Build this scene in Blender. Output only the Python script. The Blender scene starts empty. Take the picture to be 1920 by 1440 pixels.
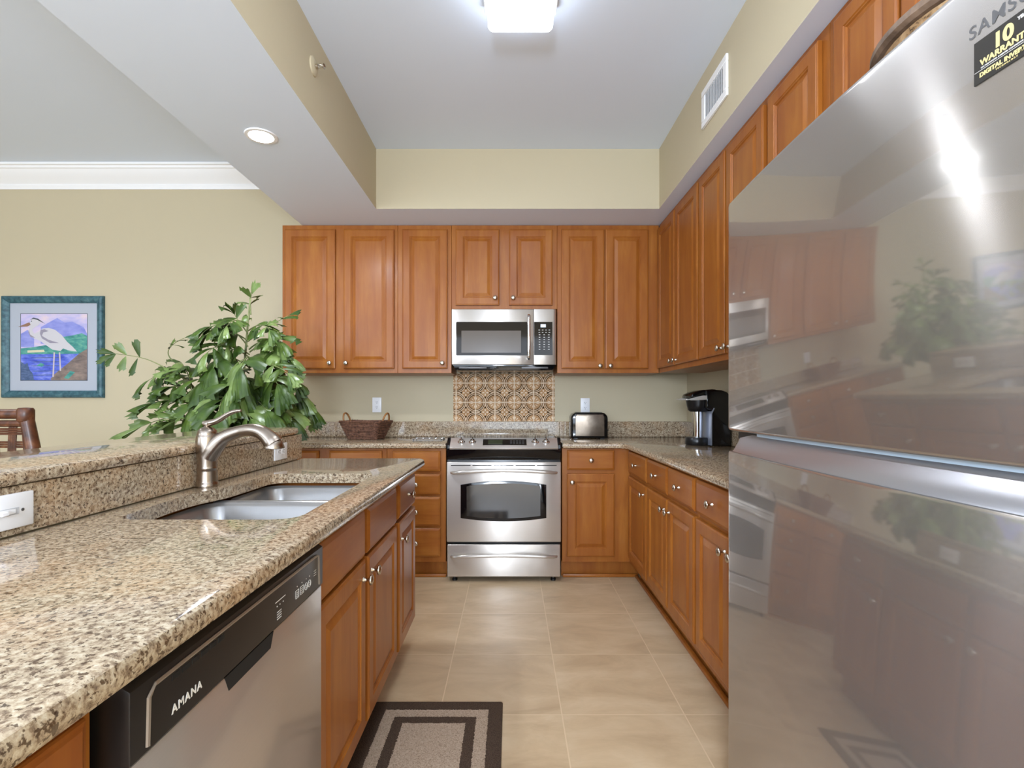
import bpy, bmesh, math, random
from mathutils import Vector, Matrix
random.seed(7)
PI = math.pi
S = bpy.context.scene
C = S.collection

# ------------------------------------------------------------------ camera, world, daylight, exposure
H = 1.19
cd = bpy.data.cameras.new('camera'); cam = bpy.data.objects.new('camera', cd); C.objects.link(cam)
cam.location = (0, 0, H); cam.rotation_euler = (PI/2, 0, 0)
cd.sensor_width = 36; cd.lens = 18.0
cd.shift_x = 0.001; cd.shift_y = 34/1920
cd.clip_start = 0.02
S.camera = cam
S.view_settings.view_transform = 'Standard'
S.view_settings.look = 'None'
S.view_settings.gamma = 1
S.view_settings.use_curve_mapping = False
S.view_settings.exposure = 0.22
S.cycles.max_bounces = 10
S.cycles.diffuse_bounces = 6
S.cycles.sample_clamp_indirect = 6
W = bpy.data.worlds.new('sky'); S.world = W; W.use_nodes = True
W.node_tree.nodes['Background'].inputs[0].default_value = (0.75, 0.87, 1, 1)
W.node_tree.nodes['Background'].inputs[1].default_value = 1.5
def area(name, loc, rot, sx, sy, e, col):
    l = bpy.data.lights.new(name, 'AREA'); l.shape = 'RECTANGLE'; l.size = sx; l.size_y = sy; l.energy = e; l.color = col
    o = bpy.data.objects.new(name, l); o.location = loc; o.rotation_euler = rot; C.objects.link(o); return o
# daylight entering through the living room windows (behind the camera) and the dining side windows
area('daylight_rear', (-1.6, -4.32, 1.5), (PI/2, 0, 0), 6.0, 2.3, 195, (0.74, 0.85, 1.0))
area('daylight_side', (-6.32, -2.3, 1.5), (PI/2, 0, -PI/2), 3.0, 2.2, 55, (0.68, 0.81, 1.0))
def lamp(loc, e):                            # fill lights added behind the camera, no real lamps stand there
    l = bpy.data.lights.new('rear_fill', 'POINT'); l.energy = e; l.shadow_soft_size = .28; l.color = (.76, .86, 1.0)
    o = bpy.data.objects.new('rear_fill', l); C.objects.link(o); o.location = loc
lamp((-3.0, -1.6, 2.3), 60); lamp((-.3, -1.5, 1.55), 285)

# ------------------------------------------------------------------ materials
def lin(c):
    return tuple(((v/255)/12.92 if v/255 <= .04045 else ((v/255+.055)/1.055)**2.4) for v in c) + (1,)
def mat(name, rgb=(200,200,200), rough=.5, metal=0, spec=.5, coat=0, emit=0):
    m = bpy.data.materials.new(name); m.use_nodes = True
    p = m.node_tree.nodes['Principled BSDF']
    p.inputs['Base Color'].default_value = lin(rgb); p.inputs['Roughness'].default_value = rough
    p.inputs['Metallic'].default_value = metal; p.inputs['Specular IOR Level'].default_value = spec
    p.inputs['Coat Weight'].default_value = coat
    if emit:
        p.inputs['Emission Color'].default_value = lin(rgb); p.inputs['Emission Strength'].default_value = emit
    return m
class N:                                    # small node-graph writer
    def __init__(s, m): s.m = m; s.t = m.node_tree; s.p = s.t.nodes['Principled BSDF']
    def n(s, typ, **kw):
        nd = s.t.nodes.new(typ)
        for k, v in kw.items():
            if isinstance(v, bpy.types.NodeSocket): s.t.links.new(v, nd.inputs[k.replace('_', ' ')] if not k.startswith('i') or not k[1:].isdigit() else nd.inputs[int(k[1:])])
            elif k[0] == 'i' and k[1:].isdigit(): nd.inputs[int(k[1:])].default_value = v
            elif hasattr(nd, k): setattr(nd, k, v)
            else: nd.inputs[k.replace('_', ' ')].default_value = v
        return nd
    def link(s, a, b): s.t.links.new(a, b)
    def coords(s, scale=(1,1,1), rnd=False, kind='Object'):
        tc = s.n('ShaderNodeTexCoord'); v = tc.outputs[kind]
        if rnd:
            oi = s.n('ShaderNodeObjectInfo')
            mu = s.n('ShaderNodeMath', operation='MULTIPLY', i0=oi.outputs['Random'], i1=37.0)
            v = s.n('ShaderNodeVectorMath', operation='ADD', i0=v, i1=mu.outputs[0]).outputs[0]
        mp = s.n('ShaderNodeMapping', Scale=scale); s.link(v, mp.inputs[0]); return mp.outputs[0]
    def noise(s, vec, scale, detail=4, rough=.5, dist=0):
        nd = s.n('ShaderNodeTexNoise', Scale=scale, Detail=detail, Roughness=rough, Distortion=dist); s.link(vec, nd.inputs['Vector']); return nd.outputs['Fac']
    def ramp(s, fac, stops):
        nd = s.n('ShaderNodeValToRGB'); s.link(fac, nd.inputs[0]); e = nd.color_ramp.elements
        while len(e) < len(stops): e.new(.5)
        for el, (p, c) in zip(e, stops): el.position = p; el.color = lin(c) if len(c) == 3 else c
        return nd.outputs[0]
    def mix(s, fac, a, b, mode='MIX'):
        nd = s.n('ShaderNodeMix', data_type='RGBA', blend_type=mode)
        for k, v in ((0, fac), (6, a), (7, b)):
            if isinstance(v, bpy.types.NodeSocket): s.link(v, nd.inputs[k])
            else: nd.inputs[k].default_value = v if not isinstance(v, tuple) else (lin(v) if len(v) == 3 else v)
        return nd.outputs[2]
    def math(s, op, a, b=0.0, c=0.0): return s.n('ShaderNodeMath', operation=op, i0=a, i1=b, i2=c).outputs[0]
    def color(s, o): s.link(o, s.p.inputs['Base Color'])
    def bump(s, h, strength=.2, dist=.002):
        b = s.n('ShaderNodeBump', Strength=strength, Distance=dist); s.link(h, b.inputs['Height']); s.link(b.outputs[0], s.p.inputs['Normal'])

def wood(name, horiz=False, tone=1.0):
    m = mat(name, rough=.36, spec=.25, coat=.12); g = N(m); g.p.inputs['Coat Roughness'].default_value = .22
    sc = (1.1, 9, 9) if horiz else (9, 9, 1.1)
    v = g.coords(sc, True)
    a = g.noise(v, 2.2, 6, .6, .6)
    k = lambda c: tuple(min(255, x*tone) for x in c)
    col = g.ramp(a, [(.25, k((136,76,24))), (.5, k((156,94,33))), (.78, k((171,111,45)))])
    v2 = g.coords((3,3,1.4), True); b = g.noise(v2, 2.0, 3, .6)
    col = g.mix(g.ramp(b, [(.35, (0,0,0)), (.7, (255,255,255))]), col, g.mix(.5, col, k((132,68,26))))
    fine = g.noise(g.coords((4,90,90) if horiz else (90,90,4), True), 3, 2)
    col = g.mix(g.math('MULTIPLY', fine, .22), col, k((126,66,26)))
    g.color(col); return m
WOOD = wood('stained_maple'); WOODH = wood('stained_maple_horizontal', True)

def granite(name, dark=1.0):
    m = mat(name, rough=.07, spec=.5); g = N(m)
    v = g.coords((1,1,1))
    big = g.noise(v, 6, 3, .6); mid = g.noise(v, 95, 4, .7, .3); sp = g.noise(v, 135, 3, .55); sp2 = g.noise(v, 62, 3, .6)
    col = g.ramp(mid, [(.30, (84,68,54)), (.42, (134,114,92)), (.53, (176,158,132)), (.70, (200,187,164))])
    col = g.mix(g.ramp(big, [(.48, (0,0,0)), (.72, (255,255,255))]), col, g.mix(.32, col, (196,148,98)))
    col = g.mix(g.ramp(g.noise(v, 170, 2, .5), [(.56, (0,0,0)), (.63, (150,150,150))]), col, (130,114,98))
    col = g.mix(g.ramp(sp, [(.572, (0,0,0)), (.62, (240,240,240))]), col, (74,56,40))
    col = g.mix(g.ramp(sp2, [(.66, (0,0,0)), (.70, (240,240,240))]), col, (56,42,34))
    g.color(col); return m
GRAN = granite('granite')

def paint(name, rgb, rough=.6, var=.0):
    m = mat(name, rgb, rough, spec=.3); g = N(m)
    g.bump(g.noise(g.coords((1,1,1)), 260, 2), .06, .001); return m
CREAM = paint('cream_wall_paint', (190,178,150)); CEIL = paint('ceiling_paint', (220,231,247)); TRIM = mat('white_trim_paint', (238,238,238), .35)

def brushed(name, rgb, rough=.28, mirror=.5, mrough=.08, tang=(0,0,1), aniso=.85, fine=(1,1,1)):
    m = bpy.data.materials.new(name); m.use_nodes = True; t = m.node_tree; g = N(m); p = g.p
    for q, r, an in ((p, rough, aniso),):
        q.inputs['Metallic'].default_value = .72; q.inputs['Roughness'].default_value = r; q.inputs['Anisotropic'].default_value = an
    q2 = g.n('ShaderNodeBsdfPrincipled'); q2.inputs['Metallic'].default_value = 1; q2.inputs['Roughness'].default_value = mrough
    tv = g.n('ShaderNodeCombineXYZ', i0=tang[0], i1=tang[1], i2=tang[2]); g.link(tv.outputs[0], p.inputs['Tangent'])
    nz = g.noise(g.coords(fine), 3, 3, .6)
    col = g.mix(g.math('MULTIPLY', nz, .25), rgb, tuple(c*.8 for c in rgb))
    g.link(col, p.inputs['Base Color']); g.link(col, q2.inputs['Base Color'])
    mx = g.n('ShaderNodeMixShader', i0=mirror); g.link(p.outputs[0], mx.inputs[1]); g.link(q2.outputs[0], mx.inputs[2])
    out = t.nodes['Material Output']; g.link(mx.outputs[0], out.inputs['Surface']); return m
FRIDGE = brushed('fridge_steel', (184,178,172), .25, .42, .045, (0,0,1), 1.0, (8,8,400))
STEEL = brushed('brushed_steel', (212,205,197), .36, .25, .12, (0,0,1), .9, (6,6,300))
SINKM = brushed('sink_steel', (160,157,154), .3, .15, .18, (0,0,1), .5, (300,6,6))
NICKEL = mat('brushed_nickel', (196,186,172), .24, 1); FAUC = mat('faucet_nickel', (158,145,132), .27, 1)
CHROME = mat('chrome', (225,225,225), .1, 1)
BLACK = mat('black_plastic', (18,18,20), .3); BLKGLOSS = mat('black_gloss', (10,10,12), .08); BLKMATTE = mat('black_matte', (9,9,9), .7)
DGLASS = mat('dark_glass', (40,35,30), .06, 0, .2); MGLASS = mat('microwave_window', (92,82,72), .14, 0, .3); OGLASS = mat('oven_glass', (40,38,36), .06, .0, .9)
DWPANEL = mat('dishwasher_black', (30,27,26), .3, 0, .4); DGREY = mat('dark_grey_metal', (88,86,86), .4, .6)
WHITE = mat('white_plastic', (236,236,238), .35); SLOT = mat('outlet_slots', (70,66,62), .6); ICON = mat('printed_white', (222,220,216), .5)
LOGO = mat('grey_lettering', (104,104,106), .4, .5); STICK = mat('sticker_black', (30,26,20), .45); GOLD = mat('sticker_gold', (222,205,140), .5)
RECESS = mat('satin_silver', (178,178,182), .3, .85); BLUESTRIP = mat('lip_sky_reflection', (170,190,208), .3); LCD = mat('lcd_green', (62,66,48), .2); LCDON = mat('lcd_lit', (205,222,235), .3, emit=.35)  # BLUESTRIP: sky reflection on the fridge lip put into its colour
LIGHTM = mat('lit_diffuser', (234,243,255), .5, emit=7); CANM = mat('lit_can', (236,243,255), .5, emit=560)

def glass_pane():
    m = bpy.data.materials.new('picture_glass'); m.use_nodes = True; t = m.node_tree; t.nodes.remove(t.nodes['Principled BSDF'])
    fr = t.nodes.new('ShaderNodeFresnel'); fr.inputs[0].default_value = 1.45
    tr = t.nodes.new('ShaderNodeBsdfTransparent'); gl = t.nodes.new('ShaderNodeBsdfGlossy'); gl.inputs['Roughness'].default_value = .01
    ge = t.nodes.new('ShaderNodeNewGeometry'); iv = t.nodes.new('ShaderNodeMath'); iv.operation = 'SUBTRACT'; iv.inputs[0].default_value = 1; t.links.new(ge.outputs['Backfacing'], iv.inputs[1])
    ml = t.nodes.new('ShaderNodeMath'); ml.operation = 'MULTIPLY'; t.links.new(fr.outputs[0], ml.inputs[0]); t.links.new(iv.outputs[0], ml.inputs[1])
    mx = t.nodes.new('ShaderNodeMixShader'); t.links.new(ml.outputs[0], mx.inputs[0]); t.links.new(tr.outputs[0], mx.inputs[1]); t.links.new(gl.outputs[0], mx.inputs[2])
    t.links.new(mx.outputs[0], t.nodes['Material Output'].inputs['Surface']); return m
PGLASS = glass_pane()

def floor_mat():
    m = mat('stone_floor_tile', rough=.32, spec=.4); g = N(m); v = g.coords((1,1,1))
    sx = g.n('ShaderNodeSeparateXYZ'); g.link(v, sx.inputs[0])
    T = .467
    def cell(o, off):
        u = g.math('DIVIDE', g.math('SUBTRACT', o, off), T); f = g.math('FRACT', u); fl = g.math('FLOOR', u)
        return g.math('MULTIPLY', g.math('MINIMUM', f, g.math('SUBTRACT', 1.0, f)), T), fl
    dx, ix = cell(sx.outputs[0], .194-T*40); dy, iy = cell(sx.outputs[1], 1.949-T*40)
    d = g.math('MINIMUM', dx, dy)
    grout = g.math('LESS_THAN', d, .0024)
    wn = g.n('ShaderNodeTexWhiteNoise', noise_dimensions='2D'); cb = g.n('ShaderNodeCombineXYZ', i0=ix, i1=iy); g.link(cb.outputs[0], wn.inputs['Vector'])
    ofs = g.n('ShaderNodeVectorMath', operation='MULTIPLY_ADD', i0=wn.outputs['Color'], i1=(9,9,9)); g.link(v, ofs.inputs[2])
    mp = g.n('ShaderNodeMapping', Scale=(1.0, 2.2, 1)); g.link(ofs.outputs[0], mp.inputs[0])
    a = g.noise(mp.outputs[0], 3.2, 8, .62, .5)
    col = g.ramp(a, [(.22, (172,146,114)), (.5, (196,170,135)), (.78, (214,191,158))])
    b = g.noise(mp.outputs[0], 11, 6, .7, 1.2)
    col = g.mix(g.ramp(b, [(.55, (0,0,0)), (.72, (110,110,110))]), col, (170,146,116))
    col = g.mix(g.math('MULTIPLY', wn.outputs['Value'], .14), col, (186,160,128))
    col = g.mix(grout, col, (212,188,154)); g.color(col); return m
FLOOR = floor_mat()

def rug_mat(x0, x1, y0, y1):
    m = mat('woven_rug', rough=.95, spec=.1); g = N(m); v = g.coords((1,1,1)); sx = g.n('ShaderNodeSeparateXYZ'); g.link(v, sx.inputs[0])
    jit = g.math('MULTIPLY', g.math('SUBTRACT', g.noise(v, 190, 2), .5), .012)
    dx = g.math('MINIMUM', g.math('SUBTRACT', sx.outputs[0], x0), g.math('SUBTRACT', x1, sx.outputs[0]))
    dy = g.math('MINIMUM', g.math('SUBTRACT', sx.outputs[1], y0), g.math('SUBTRACT', y1, sx.outputs[1]))
    d = g.math('ADD', g.math('MINIMUM', dx, dy), jit)
    a = g.math('GREATER_THAN', d, .054); b = g.math('GREATER_THAN', d, .098); c = g.math('GREATER_THAN', d, .136)
    lightm = g.math('ADD', g.math('SUBTRACT', a, b), c)
    n1 = g.noise(v, 260, 3, .7); n2 = g.noise(v, 420, 2)
    tan = g.ramp(n1, [(.3, (110,92,74)), (.46, (172,150,128)), (.7, (196,176,154))])
    dark = g.ramp(n2, [(.3, (54,42,33)), (.7, (98,80,66))])
    g.color(g.mix(lightm, dark, tan)); g.bump(n1, .8, .004); return m

def simple_noise(name, stops, scale, rough=.5, sc=(1,1,1), metal=0, bump=0, spec=.4):
    m = mat(name, rough=rough, metal=metal, spec=spec); g = N(m); v = g.coords(sc, True); a = g.noise(v, scale, 5, .6, .3)
    g.color(g.ramp(a, stops))
    if bump: g.bump(a, bump, .003)
    return m
LEAF = simple_noise('palm_leaf', [(.3, (34,54,14)), (.5, (54,76,22)), (.75, (84,104,38))], 9, .44, spec=.4)
LEAFY = simple_noise('palm_leaf_pale', [(.3, (72,92,40)), (.55, (100,120,60)), (.75, (132,148,92))], 8, .36, spec=.55)
STEM = simple_noise('palm_stem', [(.3, (92,104,56)), (.7, (134,138,90))], 12, .5)
WICK = simple_noise('dark_wicker', [(.3, (62,40,30)), (.55, (114,78,60)), (.8, (156,118,96))], 60, .6, bump=.3)
RATTAN = simple_noise('dark_rattan', [(.3, (48,24,14)), (.55, (86,48,28)), (.8, (130,84,50))], 26, .35)
CANE = simple_noise('cane_handle', [(.3, (110,70,34)), (.7, (170,118,66))], 40, .5)
TIN = simple_noise('embossed_tin', [(.3, (156,116,76)), (.55, (182,142,100)), (.8, (200,166,126))], 14, .6, metal=0, spec=.2)
FRAMEM = simple_noise('teal_frame', [(.3, (34,66,76)), (.55, (62,100,110)), (.8, (96,130,134))], 30, .4, (1,1,1))
TINHI = simple_noise('tin_ridge_glint', [(.3, (206,176,144)), (.6, (226,204,176)), (.8, (236,220,196))], 14, .5, metal=0, spec=.4)
HIDE = simple_noise('brown_speckled', [(.36, (60,42,28)), (.44, (152,120,84)), (.7, (194,162,122))], 55, .6)
HIDERIM = simple_noise('brown_rim', [(.35, (70,54,42)), (.6, (124,102,84)), (.8, (150,128,108))], 18, .5)
TOASTM = simple_noise('worn_steel', [(.3, (104,92,80)), (.6, (146,134,120)), (.8, (168,156,140))], 8, .34, metal=.9)
POTM = mat('pot_glaze', (70,96,128), .25); SOIL = mat('potting_moss', (60,52,36), .9); CUSHION = mat('beige_cushion', (176,156,124), .8)

# ------------------------------------------------------------------ mesh helpers
class MB:
    def __init__(s): s.b = bmesh.new()
    def _add(s, bm, mi=0):
        for f in bm.faces: f.material_index = mi
        me = bpy.data.meshes.new('t'); bm.to_mesh(me); bm.free(); s.b.from_mesh(me); bpy.data.meshes.remove(me); return s
    def box(s, x0, x1, y0, y1, z0, z1, bev=0, seg=2, mi=0):
        bm = bmesh.new(); bmesh.ops.create_cube(bm, size=1)
        for v in bm.verts: v.co = ((x0+x1)/2+v.co.x*(x1-x0), (y0+y1)/2+v.co.y*(y1-y0), (z0+z1)/2+v.co.z*(z1-z0))
        if bev: bmesh.ops.bevel(bm, geom=bm.edges[:], offset=bev, segments=seg, affect='EDGES', profile=.5)
        return s._add(bm, mi)
    def loops(s, loops, cap0=True, cap1=True, close=True, mi=0):
        bm = bmesh.new(); L = [[bm.verts.new(p) for p in lp] for lp in loops]
        for a, b in zip(L, L[1:]):
            n = len(a)
            for i in range(n if close else n-1):
                j = (i+1) % n
                try: bm.faces.new((a[i], a[j], b[j], b[i]))
                except ValueError: pass
        if cap0: bm.faces.new(L[0][::-1])
        if cap1: bm.faces.new(L[-1])
        bmesh.ops.recalc_face_normals(bm, faces=bm.faces[:])
        return s._add(bm, mi)
    def lathe(s, prof, axis='z', at=(0,0,0), seg=24, mi=0):           # prof: (radius, height along axis)
        L = []
        for r, h in prof:
            r = max(r, 1e-4); lp = []
            for i in range(seg):
                a = 2*PI*i/seg; c, d = r*math.cos(a), r*math.sin(a)
                p = {'z': (c, d, h), 'y': (c, h, d), 'x': (h, c, d)}[axis]
                lp.append((p[0]+at[0], p[1]+at[1], p[2]+at[2]))
            L.append(lp)
        return s.loops(L, mi=mi)
    def tube(s, pts, r, seg=8, flat=None, mi=0, up=None):
        pts = [Vector(p) for p in pts]; R = r if isinstance(r, (list, tuple)) else [r]*len(pts); L = []
        prev = None
        for i, p in enumerate(pts):
            d = (pts[min(i+1, len(pts)-1)]-pts[max(i-1, 0)]).normalized()
            if prev is None: n = d.orthogonal().normalized() if up is None else (Vector(up)-d*d.dot(Vector(up))).normalized()
            else: n = (prev-d*d.dot(prev)).normalized()
            prev = n; b = d.cross(n); f = flat if flat else 1
            L.append([p+(n*math.cos(2*PI*k/seg)+b*math.sin(2*PI*k/seg)*f)*R[i] for k in range(seg)])
        return s.loops(L, mi=mi)
    def prism(s, poly, a0, a1, axis='y', bev=0, seg=2, mi=0):         # 2-D outline pushed along an axis
        f = {'y': lambda p, h: (p[0], h, p[1]), 'z': lambda p, h: (p[0], p[1], h), 'x': lambda p, h: (h, p[0], p[1])}[axis]
        bm = bmesh.new(); A = [bm.verts.new(f(p, a0)) for p in poly]; B = [bm.verts.new(f(p, a1)) for p in poly]
        n = len(poly); fa = bm.faces.new(A); fb = bm.faces.new(B[::-1])
        for i in range(n): bm.faces.new((A[i], B[i], B[(i+1) % n], A[(i+1) % n]))
        bmesh.ops.recalc_face_normals(bm, faces=bm.faces[:])
        if bev:
            es = [e for e in bm.edges if any(len(q.verts) == n for q in e.link_faces)] if n > 4 else bm.edges[:]
            bmesh.ops.bevel(bm, geom=es, offset=bev, segments=seg, affect='EDGES', profile=.5)
        return s._add(bm, mi)
    def plate(s, outer, hole, z0, z1, r=.01, mi=0):                   # slab with rounded outer edge and one hole
        bm = bmesh.new()
        def ring(pts, z): return [bm.verts.new((p[0], p[1], z)) for p in pts]
        def wall(a, b):
            for i in range(len(a)): bm.faces.new((a[i], a[(i+1) % len(a)], b[(i+1) % len(a)], b[i]))
        prof = [(r, z1), (r*.3, z1-r*.3), (0, z1-r), (0, z0+r), (r*.3, z0+r*.3), (r, z0)]
        R = [ring(offset(outer, d), z) for d, z in prof]
        for a, b in zip(R, R[1:]): wall(a, b)
        for top, z in ((R[0], z1), (R[-1], z0)):
            ed = [bm.edges.get((top[i], top[(i+1) % len(top)])) for i in range(len(top))]
            if hole:
                hv = ring(hole, z); ed += [bm.edges.new((hv[i], hv[(i+1) % len(hv)])) for i in range(len(hv))]
                if z == z1: h1 = hv
                else: wall(h1, hv)
            bmesh.ops.triangle_fill(bm, use_beauty=True, use_dissolve=False, edges=ed)
        bmesh.ops.recalc_face_normals(bm, faces=bm.faces[:])
        return s._add(bm, mi)
    def build(s, name, m, parent=None, smooth=True, ang=38):
        me = bpy.data.meshes.new(name); s.b.to_mesh(me); s.b.free()
        for x in (m if isinstance(m, (list, tuple)) else [m]): me.materials.append(x)
        if smooth:
            me.polygons.foreach_set('use_smooth', [True]*len(me.polygons)); me.set_sharp_from_angle(angle=math.radians(ang))
        o = bpy.data.objects.new(name, me); C.objects.link(o)
        if parent: o.parent = parent
        return o
def offset(pts, d):                          # inset a CCW outline
    n = len(pts); out = []
    for i in range(n):
        p0, p1, p2 = Vector(pts[i-1]).to_2d(), Vector(pts[i]).to_2d(), Vector(pts[(i+1) % n]).to_2d()
        a = (p1-p0).normalized(); b = (p2-p1).normalized(); na = Vector((-a.y, a.x)); nb = Vector((-b.y, b.x))
        m = (na+nb); m = m.normalized() if m.length > 1e-6 else na
        out.append(tuple(p1+m*(d/max(.3, m.dot(na)))))
    return out
def rrect(x0, x1, y0, y1, r, n=6):
    P = []
    for cx, cy, a0 in ((x1-r, y0+r, -PI/2), (x1-r, y1-r, 0), (x0+r, y1-r, PI/2), (x0+r, y0+r, PI)):
        for i in range(n+1): a = a0+PI/2*i/n; P.append((cx+r*math.cos(a), cy+r*math.sin(a)))
    return P
def tag(o, label, cat, group=None):
    o['label'] = label; o['category'] = cat
    if group: o['group'] = group
    return o
def thing(name, label, cat, loc=(0,0,0), rz=0, group=None):
    o = bpy.data.objects.new(name, None); o.empty_display_size = .1; C.objects.link(o); o.location = loc; o.rotation_euler = (0, 0, rz)
    return tag(o, label, cat, group)
def struct(o): o['kind'] = 'structure'; return o
def text(body, size, m, name, parent, loc, rx=PI/2, depth=.0003, align='LEFT', sx=1.0, spacing=1.0, bold=0):
    c = bpy.data.curves.new('t', 'FONT'); c.body = body; c.size = size; c.extrude = depth; c.align_x = align; c.space_character = spacing; c.offset = bold
    o = bpy.data.objects.new('t', c); C.objects.link(o); bpy.context.view_layer.update()
    me = bpy.data.meshes.new_from_object(o.evaluated_get(bpy.context.evaluated_depsgraph_get()))
    bpy.data.objects.remove(o); bpy.data.curves.remove(c); me.materials.clear(); me.materials.append(m); me.name = name
    me.transform(Matrix.Translation(loc) @ Matrix.Rotation(rx, 4, 'X') @ Matrix.Diagonal((sx, 1, 1, 1)))
    q = bpy.data.objects.new(name, me); C.objects.link(q); q.parent = parent; return q

# ------------------------------------------------------------------ the room
YB = 4.06; XR = 1.395; XL = -6.4; YR = -4.4; ZD = 3.04; ZS = 2.47; ZK = 2.867
struct(MB().box(XL-.1, XR+.1, YR-.1, YB+.1, -.1, 0).build('floor', FLOOR, smooth=False))
struct(MB().box(XL-.1, XR+.12, YB, YB+.12, 0, 3.2).build('wall_back', CREAM, smooth=False))
struct(MB().box(XR, XR+.12, YR, YB, 0, 3.2).build('wall_right', CREAM, smooth=False))
wl = MB()
for b in ((YR, -3.9, 0, 3.2), (-.7, YB, 0, 3.2), (-3.9, -.7, 2.65, 3.2), (-3.9, -.7, 0, .3)): wl.box(XL-.12, XL, *b)
struct(wl.build('wall_left', CREAM, smooth=False))
wr = MB()
for b in ((XL, -4.7, 0, 3.2), (1.5, XR, 0, 3.2), (-4.7, 1.38, 2.7, 3.2), (-4.7, 1.38, 0, .3)): 
    if b[1] > b[0]: wr.box(b[0], b[1], YR-.12, YR, b[2], b[3])
struct(wr.build('wall_front', CREAM, smooth=False))
def window_frame(name, a0, a1, z0, z1, n, side):
    m = MB()
    def bar(p0, p1, q0, q1):
        if side == 'rear': m.box(p0, p1, YR-.09, YR-.03, q0, q1, .004)
        else: m.box(XL-.09, XL-.03, p0, p1, q0, q1, .004)
    bar(a0, a1, z0, z0+.06); bar(a0, a1, z1-.06, z1)
    for i in range(n+1):
        c = a0+(a1-a0)*i/n; bar(max(a0, c-.035), min(a1, c+.035), z0+.06, z1-.06)
    struct(m.build(name, TRIM))
window_frame('window_1', -4.7, 1.38, .3, 2.7, 4, 'rear'); window_frame('window_2', -3.9, -.7, .3, 2.65, 3, 'left')
struct(MB().box(XL-.1, XR+.12, YR-.1, YB+.1, ZD, ZD+.1).box(-.9, XR, -1.1, 3.5, ZK, ZD).build('ceiling', CEIL, smooth=False))
def soffit(name, x0, x1, y0, y1):
    o = MB().box(x0, x1, y0, y1, ZS, ZD).build(name, [CREAM, CEIL], smooth=False)
    for p in o.data.polygons: p.material_index = 1 if abs(p.normal.z) > .5 else 0
    struct(o)
soffit('ceiling_soffit_left', -1.51, -.893, -1.1, YB); soffit('ceiling_soffit_back', -.893, XR, 3.39, YB)
soffit('ceiling_soffit_right', .982, XR, -1.1, 3.39); 
# crown moulding on the dining side
cr = [(0,2.873),(-.012,2.873),(-.014,2.888),(-.02,2.9),(-.02,2.912),(-.034,2.93),(-.06,2.955),(-.082,2.985),(-.09,3.0),(-.1,3.005),(-.104,3.02),(-.118,3.024),(-.118,3.04),(0,3.04)]
struct(MB().prism([(YB+p[0], p[1]) for p in cr], XL, -1.51, 'x').build('trim_1', TRIM, ang=20))
# baseboard along the dining wall, floor shoe in front of the cabinets
struct(MB().box(XL, -1.72, YB-.015, YB, 0, .13, .004).build('baseboard_back', TRIM))
struct(MB().box(.35, .86, 3.475, 3.495, 0, .022, .006).build('trim_2', WOODH)); struct(MB().box(.84, .86, 1.6, 3.475, 0, .022, .006).build('trim_3', WOODH))
struct(MB().box(-1.66, -.44, 3.475, 3.495, 0, .022, .006).build('trim_4', WOODH))
# knee wall of the peninsula
PX = -1.022; PE = 2.50; PN = -.15; CZ = .917; CT = .036; BZ = 1.036; BS = .012
def under(y): return BZ+BS*y-.0315                   # underside of the raised bar ledge
struct(MB().prism([(PN, 0), (PE-.01, 0), (PE-.01, under(PE-.01)), (PN, under(PN))], PX-.145, PX-.018, 'x').build('wall_peninsula', CREAM, smooth=False))

# ------------------------------------------------------------------ cabinets
def panel_loops(x0, x1, z0, z1, yb, prof):
    return [[(x0+i, yb-d, z0+i), (x1-i, yb-d, z0+i), (x1-i, yb-d, z1-i), (x0+i, yb-d, z1-i)] for i, d in prof]
def knob(parent, x, y, z):
    o = MB().lathe([(.0085, 0), (.0075, -.003), (.0048, -.007), (.0048, -.015), (.009, -.018), (.0155, -.021), (.0165, -.024), (.015, -.028), (.009, -.0305), (0, -.0315)], 'y', (x, y, z), 18).build('knob', NICKEL, parent, ang=60)
    return o
def door(parent, x0, x1, z0, z1, kx=None, kz=None):
    fr = .052 if x1-x0 > .2 else .04
    P = [(0, 0), (0, .015), (.002, .0175), (.006, .0185), (.009, .020), (fr, .020), (fr+.004, .0165), (fr+.007, .0165), (fr+.011, .0115), (fr+.014, .0115), (fr+.034, .0185), (fr+.036, .019)]
    d = MB().loops(panel_loops(x0, x1, z0, z1, -.001, P)).build('door', WOOD, parent, ang=12)
    if kx is not None: knob(d, kx, -.0215, kz)
    return d
def drawer(parent, x0, x1, z0, z1, k=True, name='drawer'):
    P = [(0, 0), (0, .013), (.003, .0155), (.012, .019), (.014, .020)]
    d = MB().loops(panel_loops(x0, x1, z0, z1, -.001, P)).build(name, WOODH, parent, ang=12)
    if k: knob(d, (x0+x1)/2, -.0215, (z0+z1)/2)
    return d
def base_cabinet(label, loc, rz, w, d, doors=(), drawers=(), name='base_cabinet', group=None, back=True):
    t = thing(name, label, 'cabinet', loc, rz, group)
    m = MB(); zt = CZ-CT-.001
    if name.startswith('sink'): m.box(0, w, 0, .02, .115, zt).box(0, .018, .02, d, .115, zt).box(w-.018, w, .02, d, .115, zt).box(.018, w-.018, .02, d, .115, .135).box(.018, w-.018, d-.01, d, .135, zt)
    else: m.box(0, w, 0, d, .115, zt, .0015, 1)
    m.box(.002, w-.002+(.075 if 'immediately right of the range' in label else 0), .07, d if 'immediately right' not in label else .09, 0, .116)
    m.build('body', WOOD, t)
    for dd in drawers: drawer(t, *dd[:4], k=dd[4] if len(dd) > 4 else True)
    for q in doors: door(t, *q)
    return t
DZ0, DZ1, WZ0, WZ1 = .155, .70, .722, .865
YF = 3.445                                     # face frames of the back base run
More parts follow.
